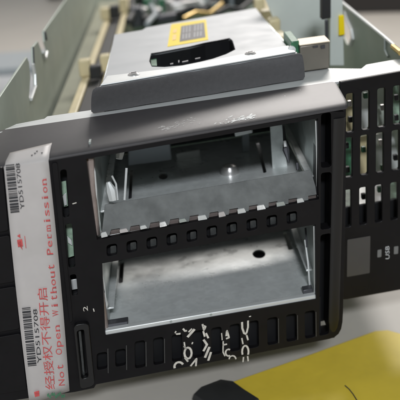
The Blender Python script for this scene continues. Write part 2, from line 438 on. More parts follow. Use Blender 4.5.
# barcodes: bars run across the strip and stack up it
def barcode(x0, y0, x1, y1, w, seed):
    rr = random.Random(seed); mb = MB(); s_ = 0.0; L = math.hypot(x1-x0, y1-y0); d = Vector((x1-x0, y1-y0))/L; q = Vector((-d.y, d.x))
    a = Vector((x0, y0))
    while s_ < L-1:
        bw = rr.choice((.55, .8, 1.3, 1.9)); p0 = a+d*s_; p1 = a+d*min(L, s_+bw); e = q*w
        mb.add([LT(*p0), LT(*p1), LT(*(p1+e)), LT(*(p0+e))], [[0, 1, 2, 3]]); s_ += bw+rr.choice((.6, .8, 1.3))
    mb.build('barcode', 'ink', lab)
barcode(5.3, 165, 10.5, 213, -9.0, 3)
barcode(21.8, 308, 28.0, 367, -8.6, 4)
each('serial_number', 'ink', lab, [lambda m_: text_on(m_, 'YD515708', (24.6, 209), (19.6, 163), 4.2, LT), lambda m_: text_on(m_, 'YD515708', (41.6, 363), (37.0, 309), 4.2, LT)])
mb = MB(); msg = 'Not Open Without Permission'; a_ = Vector((65.0, 386)); d_ = (Vector((46.3, 178))-a_)/len(msg); up_ = Vector((d_.y, -d_.x)).normalized()
for k, ch in enumerate(msg):
    if ch == ' ': continue
    wd = {'i': .30, 't': .55, 'r': .55}.get(ch, .78); hh_ = 6.2 if (ch in 'NOWPthi') else 4.3; p0 = a_+d_*(k+.5-wd/2); p1 = a_+d_*(k+.5+wd/2)
    if ch == 'p': p0 = p0-up_*0; hh_ = 4.3
    text_on(mb, ch, p0, p1, hh_, LT)
    if ch in 'ihnmr':
        for fx in ((.5,) if ch in 'ir' else (.22, .78)):
            c0 = a_+d_*(k+fx-.17); c1 = a_+d_*(k+fx+.17); mb.add([LT(*c0), LT(*c1), LT(*(c1+up_*.6)), LT(*(c0+up_*.6))], [[0, 1, 2, 3]])
mb.build('english_warning', 'red', lab)
mb = MB(); text_on(mb, '经授权不得开启', (54.5, 389), (46.0, 288), 9.0, LT); mb.build('chinese_warning', 'red', lab)
mb = MB()
for q in ([(17, 236), (20, 234), (20.5, 238)], [(17, 240), (22, 239), (23, 246), (18, 247)], [(17.5, 243), (21, 241), (22.5, 250)], [(24.3, 236), (24.9, 236), (26.2, 248), (25.6, 248)],
          [(34, 392), (39, 390.5), (39.5, 396), (35, 397)]):
    p = [LT(*a) for a in q]; mb = MB(); mb.add(p, [list(range(len(p)))]); mb.build('red_emblem', 'red', lab)
mb = MB()
for k in range(9):
    x = 47+2.0*k; y = 394.5+1.5*math.sin(k*1.9)
    p = [LT(x, y), LT(x+1.6, y-1.5), LT(x+2.2, y+1.8), LT(x+.4, y+2.6)]; mb.add(p, [[0, 1, 2, 3]])
mb.build('stamp_mark', 'pcb', lab)
mb = MB()
for k, (x, y) in enumerate([(31, 157), (34, 155), (38, 160), (41, 154.6), (36, 153)]):
    s2 = .9; p = [captop(x, y, .95), captop(x+2.2, y-.6, .95), captop(x+1.4, y+1.3, .95)]; mb.add(p, [[0, 1, 2]])
mb.build('smudge', 'ink', lab)

# ---------------- right ear: vented grille
TE = 27.0
rows = []
ear_px = [(340, 82.2), (400, 71.8), (450, 63.5), (450, 281), (347, 299.5), (341, 300)]
eh = []
for k in range(7):
    dx = 15.75*k
    eh.append(slotpx(346.0+dx, 353.5+dx, 113.0-2.6*k, 39, TE, 1.2, -.17))
    eh.append(slotpx(344.8+dx*.995, 352.1+dx*.995, 157.5-2.4*k, 40, TE, 1.2, -.17))
    eh.append(slotpx(344.0+dx*.985, 351.0+dx*.985, 208.5-2.5*k, 37, TE, 1.2, -.17))
mb = MB(); mb.plate(P(ear_px, TE), eh, TE, TE+3.2)
ear = mb.build('vent_grille', 'plastic', root, bevel=.45)
tag(ear, 'black slotted vent panel with small grey window')
mb = MB(); mb.plate(rrect(P([(347.3, 239.6), (370.3, 235.8), (369.6, 272.8), (346.8, 276.8)], TE), .6), (), TE-.25, TE-.01); mb.build('status_window', 'display', ear)
mb = MB()
for q in ([(377.5, 250), (381.5, 249.3), (381.3, 256.8), (377.3, 257.4)], [(394, 246.6), (398.3, 246), (398, 253.6), (393.8, 254.2)]):
    mb.plate(rrect(P(q, TE), .5), (), TE-.12, TE-.01)
mb.build('port_icon', 'icon', ear)
mb = MB(); text_on(mb, 'USB', (389.5, 259), (389.3, 246), 4.0, lambda x, y: B(*sol(x, y, t=TE-.12))); mb.build('port_lettering', 'pale_print', ear)
# underside lip and return edge of the ear
mb = MB(); mb.plate(P([(346, 299.4), (450, 281.6), (450, 279.5), (346, 297.2)], TE), (), TE+3.2, TE+22); mb.build('grille_base', 'plastic', root)
# parts behind the grille
te2 = TE+16
pieces = [([(341, 84), (357, 82), (357, 128), (341, 133)], 'cream', 4), ([(357, 84), (374, 82), (374, 127), (357, 130)], 'flange', 7), ([(374, 82), (388, 80), (388, 122), (374, 124)], 'wall', 3), ([(388, 78), (440, 70), (440, 118), (388, 124)], 'pcb_pale', 6),
          ([(341, 137), (354, 135), (354, 176), (341, 180)], 'pcb', 5), ([(356, 137), (370, 134), (370, 175), (356, 178)], 'cream', 9), ([(372, 134), (386, 132), (386, 172), (372, 176)], 'cap', 4), ([(388, 132), (440, 124), (440, 164), (388, 172)], 'flange', 8),
          ([(341, 188), (354, 186), (354, 206), (341, 208)], 'pcb_pale', 5), ([(356, 186), (370, 183), (370, 203), (356, 205)], 'flange', 3), ([(372, 184), (386, 181), (386, 200), (372, 203)], 'whitebox', 6), ([(388, 180), (440, 172), (440, 192), (388, 199)], 'pcb_pale', 4)]
for q, m_, dz in pieces:
    top = [B(*sol(*q[0], t=te2+dz+24)), B(*sol(*q[1], t=te2+dz+24))]; bo = [B(*sol(*q[3], t=te2+dz)), B(*sol(*q[2], t=te2+dz))]; k3 = V*-1.5
    mb = MB(); mb.hull([bo[0]+k3, bo[1]+k3, top[1]+k3, top[0]+k3, bo[0], bo[1], top[1], top[0]]); mb.build('board_component', m_, root, bevel=.4)
for k in range(5):
    q = [(343+15*k, 208-2.5*k), (357+15*k, 205.8-2.5*k), (357+15*k, 240-2.5*k), (343+15*k, 242-2.5*k)]
    mb = MB(); mb.plate(P(q, TE+9), (), TE+9, TE+11); mb.build('grille_dark_plate', 'deep', root, bevel=.3)  # dark plate behind the lower half of the third slot row
for k, (x, y) in enumerate([(351, 120), (366, 96), (383, 108), (397, 118), (348, 170), (364, 150), (381, 143), (396, 158), (364, 197), (380, 190), (350, 104), (397, 98), (347, 146), (383, 168)]):
    q = [(x-2.2, y-2.4), (x+2.0, y-3), (x+2.2, y+2.6), (x-2, y+3)]; tk = te2-3+2*(k % 3)
    mb = MB(); mb.plate(P(q, tk), (), tk, tk+3); mb.build('board_chip', ('black', 'pcb', 'cap', 'dark_metal')[k % 4], root, bevel=.4)
for k in range(7):
    mb = MB(); x = 345+15.7*k; mb.plate(P([(x, 136-2.6*k), (x+9, 134.6-2.6*k), (x+9, 136.6-2.6*k), (x, 138-2.6*k)], TE+5), (), TE+5, TE+8); mb.build('grille_rung', 'galv_dark', root); mb = MB()
    mb.plate(P([(x, 183-2.5*k), (x+9, 181.6-2.5*k), (x+9, 183.6-2.5*k), (x, 185-2.5*k)], TE+5), (), TE+5, TE+8); mb.build('grille_rung', 'galv_dark', root)

# ---------------- bright steel flange along the chassis front
def FV(px, py): a = sol(px, py, v=vt-.3); return (a[0], a[2])
fl = [(-10, 135.6), (2, 132), (6, 128.5), (16, 124), (44, 118.6), (47, 116.2), (92, 109.8), (120, 100), (290, 72), (301, 65.5), (319, 62.3), (328, 68.2), (361, 68.6), (366, 64.6), (400, 58.5), (440, 52), (440, 61.2), (400, 67.8), (200, 100.3), (0, 132.8), (-10, 134.5)]
flp = [FV(*p) for p in fl[:15]]; flp += [(flp[-1][0], 33.4), (flp[0][0], 33.4)]
mb = MB(); mb.plate(flp, (), 0, -1.4, fn=lambda a, b, t: B(a, vt-.3+t, b))
mb.build('front_flange', 'flange', root, bevel=.3)
mb = MB(); a = sol(268, 84.6, v=vt+.1); p = B(*a); mb.tube([p, p+Vector((0, 0, .6))], .8, 12); mb.build('flange_pin', 'ink', root)
uw0 = sol(0, 133, v=vt)[0]; 
# front drop of the chassis behind the bezel
mb = MB(); mb.box(uv(-60, 250)[0], uv(80, 200)[0], vbot+4, vt-2, TB+2, TB+4); mb.build('chassis_front', 'galv_dark', root)

# ---------------- foam strip
h_c = 12.0
vc = sol(195, 71, t=48)[1]                       # cover level at its front edge
def FC(px, py): return B(*sol(px, py, v=vc))
TF = 42.0
rings = []
for i in range(25):
    s_ = i/24
    xt = 96.5+(299-96.5)*s_; yt = 88.5+(54.0-88.5)*s_; xb = 93.5+(303-93.5)*s_; yb = 113.2+(79.2-113.2)*s_
    wob = .3*math.sin(i*1.3)
    tp = sol(xt, yt, v=vc+1.0); bt = sol(xb, yb, v=vt+.2); TF = bt[2]
    p0 = Vector((bt[1], TF)); p2 = Vector((tp[1]+.4, tp[2])); TM = max(TF, tp[2]); p1 = Vector((tp[1]-.1, min(TF, tp[2])-1.2)); row = []
    for j in range(9):
        q = j/8; pt = p0*(1-q)**2+p1*2*q*(1-q)+p2*q*q; row.append(B(bt[0]+(tp[0]-bt[0])*q, pt[0]+.15*math.sin(i*1.3+j), pt[1]))
    row += [B(tp[0], tp[1]-1, TM+3), B(bt[0], bt[1]+.5, TM+5)]
    if i in (0, 24):
        c_m = sum(row, Vector())/len(row); row2 = [c_m+(p_-c_m)*.86-U*(1.2 if i == 0 else -1.2) for p_ in row]
        if i == 0: rings.append(row2)
    rings.append(row)
    if i == 24: rings.append(row2)
mb = MB(); mb.loft(rings); fo = mb.build('foam_strip', 'foam', root, smooth=True)
tag(fo, 'dark grey foam strip across the cage front')
sm = MB()
mb = MB()

# ---------------- cage cover
def CV(px, py): a = sol(px, py, v=vc); return (a[0], a[2])
cov = [(101, 85), (107, 71.5), (114.5, 34.5), (142, 30), (146, 27.5), (250, 9), (256, 8), (270, 26), (287, 46), (297, 52), (297.5, 53.2), (200, 70), (98, 87.6)]
sl = [(151, 54), (160, 52.6), (190, 47), (205, 43.2), (220, 40.5), (229.5, 38.6), (232.5, 41), (235, 49.5), (226, 54), (213, 58.5), (200, 61.6), (182, 65.2), (165, 66.8), (152, 66.4), (149.5, 61)]
slh = [CV(*p) for p in sl]
mb = MB(); mb.plate([CV(*p) for p in cov], [slh], 0, -1.2, fn=lambda a, b, t: B(a, vc+t, b))
cover = mb.build('cage_cover', 'cover', root, bevel=.25)
tag(cover, 'silver drive cage cover with yellow sticker and a black curved opening')
mb = MB(); tri = [FC(107, 72.0), FC(289, 44.5), FC(297, 52.2), FC(200, 70.3), FC(96.8, 88.2)]
mb.plate([CV(107, 77.5), CV(170, 70), CV(289, 47.0), CV(296, 53.2), CV(200, 69.8), CV(100.5, 86.6)], (), .25, .9, fn=lambda a, b, t: B(a, vc+t, b))
mb.build('front_lit_band', 'flange', cover, bevel=.3)  # lighter steel paints in the brighter light on the cover's bent front
# slot rim and well
n = len(slh); mb = MB(); cu = sum(p[0] for p in slh)/n; ct = sum(p[1] for p in slh)/n
vs = [B(p[0], vc+.4, p[1]) for p in slh]+[B(p[0], vc-9, p[1]) for p in slh]
mb.add(vs, [[i, (i+1) % n, (i+1) % n+n, i+n] for i in range(n)]+[[i+n for i in range(n)]])
w = mb.build('cable_slot', 'deep', cover)
mb = MB()
g = [CV(150.6, 55), CV(156, 54), CV(157, 66), CV(151, 66)]
mb.plate(g, (), -3.5, -2.5, fn=lambda a, b, t: B(a, vc+t, b)); mb.build('slot_board', 'pcb', cover)
mb = MB()
for (x, y, a, b_) in ((170, 60, 3, 1.2), (182, 58, 6, 1.0), (178, 57, 1.2, 2.2), (195, 55, 5, .8)):
    mb.plate([CV(x, y), CV(x+a, y-.2*a), CV(x+a, y-.2*a+b_), CV(x, y+b_)], (), -2.5, -1.8, fn=lambda q, r, t: B(q, vc+t, r))
mb.build('slot_component', 'dark_metal', cover)
def on_cover(q, name, m_, lift, th=.12, parent=cover):
    mb = MB(); mb.plate([CV(*p) for p in q], (), lift, lift-th, fn=lambda a, b, t: B(a, vc+t, b)); return mb.build(name, m_, parent)
st = on_cover([(171.2, 24.6), (206, 19.6), (208.3, 40), (167.4, 47)], 'warning_sticker', 'yellow', .2)
tag(st, 'yellow sticker with a dark printed block')
on_cover([(181.2, 26.6), (204.2, 22.8), (205.5, 37.6), (179.6, 42.2)], 'printed_block', 'grey_print', .3)
mb = MB()
def oc(q, lift=.36):
    mb.add([B(CV(*p)[0], vc+lift, CV(*p)[1]) for p in q], [list(range(len(q)))])
for x0, k_ in ((183, 3), (194.4, 3)):
    for i in range(k_):
        x = x0+3.1*i; y = 27.4-.17*(x-182)
        oc([(x, y), (x+1.5, y-.25), (x+1.3, y+6.0), (x-.3, y+6.3)]); oc([(x-.4, y+7.4), (x+1.2, y+7.1), (x+1.0, y+12), (x-.8, y+12.3)])
mb.build('sticker_lettering', 'sticker_grey', cover)
mb = MB(); oc([(173.5, 30), (177, 29.3), (176.6, 33), (173, 33.8)]); oc([(173, 35.5), (176.5, 34.8), (176, 40), (172.3, 41)]); mb.build('sticker_symbol', 'gold', cover)
for x, y in ((134, 76.5), (250.5, 55.6)):
    c = FC(x, y); mb = MB(); mb.tube([c, c+Vector((0, 0, 1.2)), c+Vector((0, 0, 2.0))], [3.2, 3.0, 1.8], 16); s1 = mb.build('screw', 'cap', cover, smooth=True)
    mb = MB(); mb.wbox(c+Vector((0, 0, 1.9)), 2.6, .6, .3, .4); mb.build('screw_slot', 'ink', cover)
# cover side skirts and cage walls
for q in (((101, 85), (114.5, 34.5)), ((297, 52), (256, 8))):
    a = CV(*q[0]); b_ = CV(*q[1])
    s2 = 1.0 if a[0] < 0 else -1.0; mb = MB()
    mb.add([B(a[0], vc-1.2, a[1]), B(b_[0], vc-1.2, b_[1]), B(b_[0], vc-45, b_[1]), B(a[0], vc-14, a[1]), B(a[0]+s2, vc-1.2, a[1]), B(b_[0]+s2, vc-1.2, b_[1]), B(b_[0]+s2, vc-45, b_[1]), B(a[0]+s2, vc-14, a[1])],
           [[0, 1, 2, 3], [4, 7, 6, 5], [0, 4, 5, 1], [1, 5, 6, 2], [2, 6, 7, 3], [3, 7, 4, 0]])
    mb.build('cage_skirt', 'galv', root)

# ---------------- drive bays
def bay(pts, vfl, vce, tl0, depth, idx):
    """pts: opening left/right in plane units; vfl floor level; vce ceiling level"""
    uL_, uR_ = pts
    hole = []
    if idx == 1: hs = [(163, 176, 4.6, 3.2)]
    else: hs = [(259, 254, 6.2, 4.2)]
    W = lambda x, y: (sol(x, y, v=vfl)[0], sol(x, y, v=vfl)[2])
    hl = [ell(x, y, a, b_, W) for x, y, a, b_ in hs]
    if idx == 2:
        hl += [rrect([W(283.2, 232.5), W(287.2, 231.8), W(293, 249.2), W(288.8, 250)], 1), rrect([W(293.6, 230), W(296, 229.6), W(299.8, 247.4), W(297.4, 248)], 1), rrect([W(119.8, 262.5), W(124, 261.8), W(122.6, 282.5), W(118.6, 283.2)], 1)]
    else:
        hl += [rrect([W(130, 170), W(133, 169), W(131.5, 198), W(128.5, 199)], 1), rrect([W(256, 142), W(259, 141), W(266.5, 172), W(263.5, 173)], 1)]
    mb = MB(); mb.plate([(uL_, tl0), (uR_, tl0), (uR_, depth), (uL_, depth)], hl, 0, -1.2, fn=lambda a, b, t: B(a, vfl+t, b))
    fl_ = mb.build('bay_floor', 'galv', root, bevel=.3)
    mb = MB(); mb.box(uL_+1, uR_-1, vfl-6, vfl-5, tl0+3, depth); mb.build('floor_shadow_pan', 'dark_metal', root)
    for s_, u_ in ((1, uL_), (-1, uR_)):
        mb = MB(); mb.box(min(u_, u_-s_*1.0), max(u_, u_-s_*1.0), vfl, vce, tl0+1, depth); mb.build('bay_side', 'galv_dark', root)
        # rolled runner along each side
        mb = MB(); mb.box(min(u_, u_+s_*3.5), max(u_, u_+s_*3.5), vfl+9, vfl+10, tl0+8, depth-4); mb.build('drive_runner', 'galv', root, bevel=.2)
    mb = MB(); mb.box(uL_, uR_, vfl, vce, depth, depth+2); mb.build('backplane', 'dark_metal', root)
    return fl_
# upper bay
vf1 = sol(205, 222, t=0)[1]; vc1 = vc-1.5
u1L = uv(97, 200, 2)[0]; u1R = uv(317.5, 160, 2)[0]
vf2 = sol(210, 317, t=0)[1]; vc2 = vf1-7
u2L = uv(103.5, 300, 2)[0]; u2R = uv(316, 260, 2)[0]
b1 = bay((u1L, u1R), vf1, vt-4, 4.5, 128, 1)
b2 = bay((u2L, u2R), vf2, vf1-6.5, 4.5, 137, 2)
# chassis top inside the cage: ceiling
# tray lip of the lower bay
mb = MB(); mb.plate(P([(105, 330.6), (315.5, 294.6), (316, 299.0), (105.6, 335.6)], 1), (), .6, 4.4); lp = mb.build('tray_lip', 'flange', root, bevel=.5)
mb = MB()
for x, y in ((171, 321.6), (211, 314.7)): 
    u_, v_ = uv(x, y, .4); mb.plate([(u_+.7*math.cos(a), v_+.7*math.sin(a)) for a in [k*.785 for k in range(8)]], (), .35, .58)
mb.build('lip_rivet', 'galv_dark', lp)
for q in ([(105, 325), (128, 321.4), (128, 324.4), (105, 328.8)], [(303, 290.5), (313, 288.6), (313.4, 293.6), (303.5, 295.2)]):
    mb = MB(); mb.plate(P(q, 4), (), 4, 9); mb.build('corner_clip', 'dark_metal', root, bevel=.4)
# front posts on the left of each bay
def strip3(path, w, t0, t1, name, m_, bevel=.3):
    mb = MB(); L = [(x, y) for x, y in path]; Rt = [(x+w, y) for x, y in path][::-1]
    mb.plate(P(L+Rt, t0), (), t0, t1); return mb.build(name, m_, root, bevel=bevel)
strip3([(86.5, 157), (88.5, 185), (91, 215), (93, 237)], 7.0, 3.2, 9, 'bay_post', 'post', .9)
strip3([(94.0, 264), (97, 290), (100.5, 318), (102.5, 331)], 6.5, 3.2, 9, 'bay_post', 'post', .9)
strip3([(80.6+3.5, 158), (81.6+3.5, 174)], 2.2, 3.2, 4.4, 'brass_contact', 'gold', .2)
# spring clips of the upper bay, left
def clip(px, r, m_='galv', t=8.0, name='spring_clip'):
    mb = MB(); mb.tube([B(*sol(x, y, t=t+dt)) for x, y, dt in px], r, 8); return mb.build(name, m_, root, smooth=True)
clip([(91.5, 160, -3), (94.5, 172, -4), (96, 190, -4), (96.3, 207, -3), (94, 215, -3)], .55, 'flange')
clip([(108, 182, 4), (111, 190, 3), (113, 200, 2)], [1.0, 2.6, 2.2], 'flange')
clip([(120, 151, 16), (119, 159, 14)], [2.2, 1.6], 'flange')
clip([(126.5, 168, 10), (124.5, 200, 4)], .6, 'flange')
clip([(112, 176, 6), (116, 184, 6), (117.5, 200, 2)], .5, 'flange')
clip([(101, 268, 0), (104, 285, 0), (105.3, 300, -1), (104.5, 318, -2)], .6, 'flange')
clip([(99.5, 272, -2), (103, 292, -2), (101.5, 300, -2)], [.5, .9, .5], 'dark_metal')
clip([(104.8, 296, 0), (105.6, 304, 0), (104.2, 314, 0)], [.6, 1.4, .8], 'flange')
# right wall hardware
mb = MB(); mb.plate(P([(270, 126), (282, 124), (288, 172), (273, 176)], 60), (), 60, 61.5); mb.build('guide_plate', 'galv', root, bevel=.4)
clip([(283.5, 126, 30), (285, 142, 25), (286, 150, 22), (289, 163, 18)], [.5, 1.0, 1.8, .4], 'dark_metal')
clip([(284.6, 141, 22), (285.4, 147, 20)], .8, 'flange')
clip([(297.2, 163, 10), (297.8, 170, 8)], .8, 'dark_metal')
clip([(305.5, 228, 18), (307, 247, 10)], .5, 'dark_metal')
clip([(305, 240, 14), (308, 262, 6), (310, 290, 2)], .5, 'flange')
strip3([(315.2, 120), (316.4, 160), (316.8, 199)], 1.4, 3.2, 5.0, 'bay_edge', 'flange', .3)
strip3([(313.4, 226), (314.0, 260), (314.2, 296)], 1.6, 3.2, 5.0, 'bay_edge', 'flange', .3)
# lump and screw on upper floor
c = B(*sol(229.5, 173, v=vf1)); mb = MB()
mb.tube([c, c+Vector((0, 0, 2.2)), c+Vector((0, 0, 4.2)), c+Vector((0, 0, 5.2))], [5.2, 5.0, 3.8, 1.5], 20); mb.build('mounting_stud', 'cap', root, smooth=True)
# blurred metal and boards at the back of the upper bay
for q, t_, m_ in (([(128, 150), (170, 143), (172, 160), (128, 166)], 90, 'bluegrey'), ([(176, 154), (200, 150), (201, 162), (177, 166)], 100, 'flange'), ([(234, 129), (252, 126), (253, 133), (235, 137)], 70, 'flange'), ([(242, 134), (249, 133), (250, 158), (243, 160)], 96, 'bluegrey')):
    mb = MB(); mb.plate(P(q, t_), (), t_, t_+3); mb.build('backplane_connector', m_, root, bevel=.6)

# ---------------- smoked light strip
tb, tt_ = 1.5, 13.0
mb = MB()
top = [(104.5, 204.5), (311, 169.5)]; bot = [(101, 236.5), (320, 199.0)]
nt_ = 11; lo = []; up = []
def fl(s_, k):
    x = bot[0][0]+(bot[1][0]-bot[0][0])*s_; y = bot[0][1]+(bot[1][1]-bot[0][1])*s_; xt = top[0][0]+(top[1][0]-top[0][0])*s_; yt = top[0][1]+(top[1][1]-top[0][1])*s_
    return Vector(B(*sol(x+(xt-x)*k, y+(yt-y)*k, t=tb+(tt_-tb)*k)))
cols = []
for i in range(nt_):
    a = (i+.02)/nt_; w_ = 1/nt_
    for s_, k in ((a, .0), (a+.40*w_, .0), (a+.46*w_, .17), (a+.90*w_, .17), (a+.96*w_, 0)): cols.append((min(1, s_), k))
nrm = (fl(.5, 1)-fl(.5, 0)).cross(U).normalized()*1.6
vs = []
for s_, k in cols: vs += [fl(s_, k), fl(s_, 1), fl(s_, k)+nrm, fl(s_, 1)+nrm]
fs = []
for i in range(len(cols)-1):
    a, b_ = i*4, i*4+4
    fs += [[a, b_, b_+1, a+1], [a+2, a+3, b_+3, b_+2], [a, a+2, b_+2, b_], [a+1, b_+1, b_+3, a+3]]
k = (len(cols)-1)*4; fs += [[0, 1, 3, 2], [k, k+2, k+3, k+1]]
mb.add(vs, fs); fp = mb.build('smoked_strip', 'clear', root, bevel=.2)
tag(fp, 'smoked grey plastic strip with a notched lower edge')
for k in range(11):
    x = 104+19.6*k; y = 232.2-.172*(x-104); w_ = 7.5+random.uniform(-1.5, 1.5); hh_ = 3.8+random.uniform(-.9, .9)
    mb = MB(); mb.plate(rrect(P([(x-w_/2, y+.6), (x+w_/2-1, y-.7), (x+w_/2+1, y+hh_-.9), (x-w_/2+.5, y+hh_+.6)], 1.0), .4), (), .4, 1.3); mb.build('strip_tab', ('flange', 'paper', 'flange', 'scuff', 'galv_dark')[k % 5], fp, bevel=.2)
mb = MB(); mb.plate(P([(101, 232), (320, 193.5), (320, 200.0), (101, 240)], 5), (), 4.6, 6); mb.build('bay_sill', 'post', root)

# ---------------- printed doodles on the lower bar (patterned tape)
mb = MB()
TD = -.06
SLH = [h for h in holes]
def dr(pts, w=.9):
    w *= 1.05
    q = [Vector(p) for p in pts]; fine = []
    for a, b in zip(q, q[1:]):
        n_ = max(1, int((b-a).length/.5)); fine += [a+(b-a)*k/n_ for k in range(n_)]
    fine.append(q[-1]); run = []
    for p in fine+[None]:
        ok = p is not None and not any(inside(uv(*p), h) for h in SLH)
        if ok: run.append(p)
        else:
            if len(run) > 1: mb.ribbon(P(run), w, TD, .1)
            run = []
def arc(cx, cy, rx, ry, a0, a1, n=9, w=.9):
    dr([(cx+rx*math.cos(R_(a0+(a1-a0)*k/n)), cy+ry*math.sin(R_(a0+(a1-a0)*k/n))) for k in range(n+1)], w)
arc(188, 353, 3.6, 5.6, 0, 360, 12, 1.0)
dr([(183.0, 328.5), (185, 331), (187, 330.5)], .9); dr([(187.5, 337), (194.6, 329.0)], 1.3); dr([(188.5, 332), (192, 328.5)], .8)
arc(179, 366.5, 4.6, 4.5, 160, 330, 7, 1.1); dr([(190.5, 366), (196.5, 358.5), (195.8, 366)], .9)
dr([(173.2, 344), (173.0, 337), (176.5, 334), (180.5, 333.5)], .9); dr([(175, 333), (176, 331)], .7)
dr([(202.4, 324), (204, 330), (205.6, 326.5), (203, 325.6)], .9)
dr([(203.5, 339.5), (207.0, 344.5), (203.4, 351)], 1.1); dr([(205, 357.5), (209.4, 346.8)], 1.2); dr([(208.2, 360.5), (211.0, 352)], 1.1)
dr([(193.2, 332), (194, 338), (192, 344)], .7); dr([(184.2, 342), (185, 348)], .7)
dr([(226.3, 336), (226.9, 330.5), (229, 337.5), (226, 338.5)], .9); dr([(223.2, 341), (223, 352), (225, 356)], .6)
arc(228.5, 352.5, 3.0, 3.4, 60, 300, 7, .8); arc(232.5, 359, 3.4, 3.4, 180, 360, 6, .7); dr([(221.6, 333), (222.2, 340)], .5)
dr([(242, 322), (242.3, 328), (244, 333), (246.5, 334)], 1.0); dr([(248, 320.5), (248, 327), (246.5, 333)], .9); dr([(246.6, 335), (248, 340)], .8)
arc(245.3, 351.5, 3.2, 6.0, 150, 390, 9, .9); dr([(241.8, 338), (243, 344)], .7); dr([(249, 316.5), (251.0, 316.1)], .5)
dr([(243.5, 357), (243, 362)], .7); dr([(247.6, 356), (248.2, 361)], .7)
dr([(184, 346), (186.5, 349)], .8); dr([(206, 333), (208.4, 338)], .9); dr([(203.2, 331), (204.8, 336.5)], .9); dr([(185, 357.5), (188, 361.5)], .9); dr([(222.6, 345), (227, 344)], .8)
mb.build('doodle_print', 'white', frame)
# thin lighter edges of the slots on the lower bar
for i, x in enumerate(slot_x):
    mb = MB()
    if i >= 9 or i in (0, 1, 2, 3):
        y = 361-.176*(x-102); dr([(x+5.9, y-12.5), (x+6.2, y+12)], .3); mb.build('slot_edge_line', 'edge_line', frame)

# ---------------- chassis side walls
def wall(pxfront, edge_px, name, thick, holes_px=(), vb=None, near=None):
    u_ = sol(pxfront[0], pxfront[1], v=vt)[0]
    f = lambda x, y: (sol(x, y, u=u_)[2], sol(x, y, u=u_)[1])
    pts = [f(*p) for p in edge_px]
    vb = vbot+4 if vb is None else vb
    pts = [(pts[0][0], vb)]+pts+[(pts[-1][0], vb)]
    hs = [[f(*p) for p in h] for h in holes_px]
    mb = MB(); mb.plate(pts, hs, 0, thick, fn=lambda a, b, t: B(u_+t, b, a))
    o = mb.build(name, 'wall', root, bevel=.3); return o, u_
ledge = [(-14, 118), (0, 97), (27, 57), (29, 62), (30.5, 78), (29.2, 97), (31, 101), (36, 88), (34.5, 70), (33, 47), (38, 41), (42, 52), (46, 60), (47.5, 50), (45, 42), (44, 31), (66, -.5), (90, -36), (104, -56)]
wl, uwl = wall((-2, 133), ledge, 'side_wall', -1.4)
tag(wl, 'left steel side wall with hook shaped notches')
redge = [(404, 55), (400, 50.5), (384, 37), (381, 35), (346, 6), (338, 0), (320, -15), (284, -42)]
rh = [[(344.5, 12), (347.5, 20), (352, 30), (352.5, 38), (350, 45), (346.5, 44), (343, 36), (341.5, 24), (342, 15)]]
wr, uwr = wall((401, 58), redge, 'side_wall', 1.4, rh)
tag(wr, 'right steel side wall with a bright folded rim and an oval cutout')
f = lambda x, y: B(*sol(x, y, u=uwr))
mb = MB(); mb.tube([f(404, 54), f(384, 36.6), f(346, 5.6), f(318, -17)], 1.1, 8); mb.build('folded_rim', 'flange', wr, smooth=True)
g = lambda x, y: B(*sol(x, y, u=uwr-.8))
mb = MB(); mb.tube([g(345, 12), g(347.5, 20), g(352, 30), g(352.5, 38), g(350, 45)], 1.2, 8); mb.build('cutout_rim', 'flange', wr, smooth=True)
g2 = lambda x, y: B(*sol(x, y, u=uwl+.6))
each('notch_highlight', 'flange', wl, [lambda m_: m_.tube([g2(33, 64), g2(34.8, 74), g2(35.6, 86), g2(31, 99.5)], .9, 8), lambda m_: m_.tube([g2(43, 52), g2(45.5, 59), g2(47, 52)], .9, 8)], smooth=True)  # highlights at the notch edges, put in as bright steel tubes
each('notch_lip', 'dark_metal', wl, [lambda m_: m_.tube([g2(33.2, 47), g2(33.5, 56), g2(34, 66)], .5, 6), lambda m_: m_.tube([g2(45, 32), g2(46.3, 40)], .8, 6)], smooth=True)
# chassis floor
mb = MB(); mb.box(uwl, uwr, vbot+2, vbot+4, TB+2, 820); mb.build('chassis_floor', 'wall', root)
mb = MB(); mb.box(uwl+1.5, uwr-1.5, vbot+8, vbot+9.5, 330, 800); mb.build('mainboard', 'pcb', root)
mb = MB(); mb.box(uwl+1, uwr-1, vbot+4, vt-10, 800, 803); mb.build('rear_wall', 'wall', root)

# ---------------- cream rails on the left
vr = vt-26
def RV(px, py, dv=0): return B(*sol(px, py, v=vr+dv))
def rail(p0, p1, w, h, m_, name='cable_rail', dv=0):
    a = sol(*p0, v=vr+dv); b_ = sol(*p1, v=vr+dv); mb = MB()
    mb.hull([B(a[0], vr+dv-h, a[2]), B(a[0]+w, vr+dv-h, a[2]), B(b_[0]+w, vr+dv-h, b_[2]), B(b_[0], vr+dv-h, b_[2]), B(a[0], vr+dv, a[2]), B(a[0]+w, vr+dv, a[2]), B(b_[0]+w, vr+dv, b_[2]), B(b_[0], vr+dv, b_[2])])
    return mb.build(name, m_, root, bevel=.8)
rail((64, 122), (110, 5), 5.5, 5, 'cream'); rail((74, 122), (116, 5), 9, 10, 'black', 'cable_trough', -2); rail((95, 105), (127, -5), 5.5, 5, 'cream')
rail((70, 122), (112.5, 5), 2, 6, 'olive', 'rail_edge', -1)
def cube_px(px, py, w, h, d, m_, name, dv=0, bv=1.0):
    a = sol(px, py, v=vr+dv); mb = MB(); mb.box(a[0]-w/2, a[0]+w/2, vr+dv, vr+dv+h, a[2], a[2]+d); return mb.build(name, m_, root, bevel=bv)
cube_px(85.5, 77, 8, 12, 9, 'cream', 'rail_clip'); cube_px(96, 79, 8, 9, 10, 'black', 'rail_clip'); cube_px(106, 72, 7, 12, 9, 'cream', 'rail_clip')
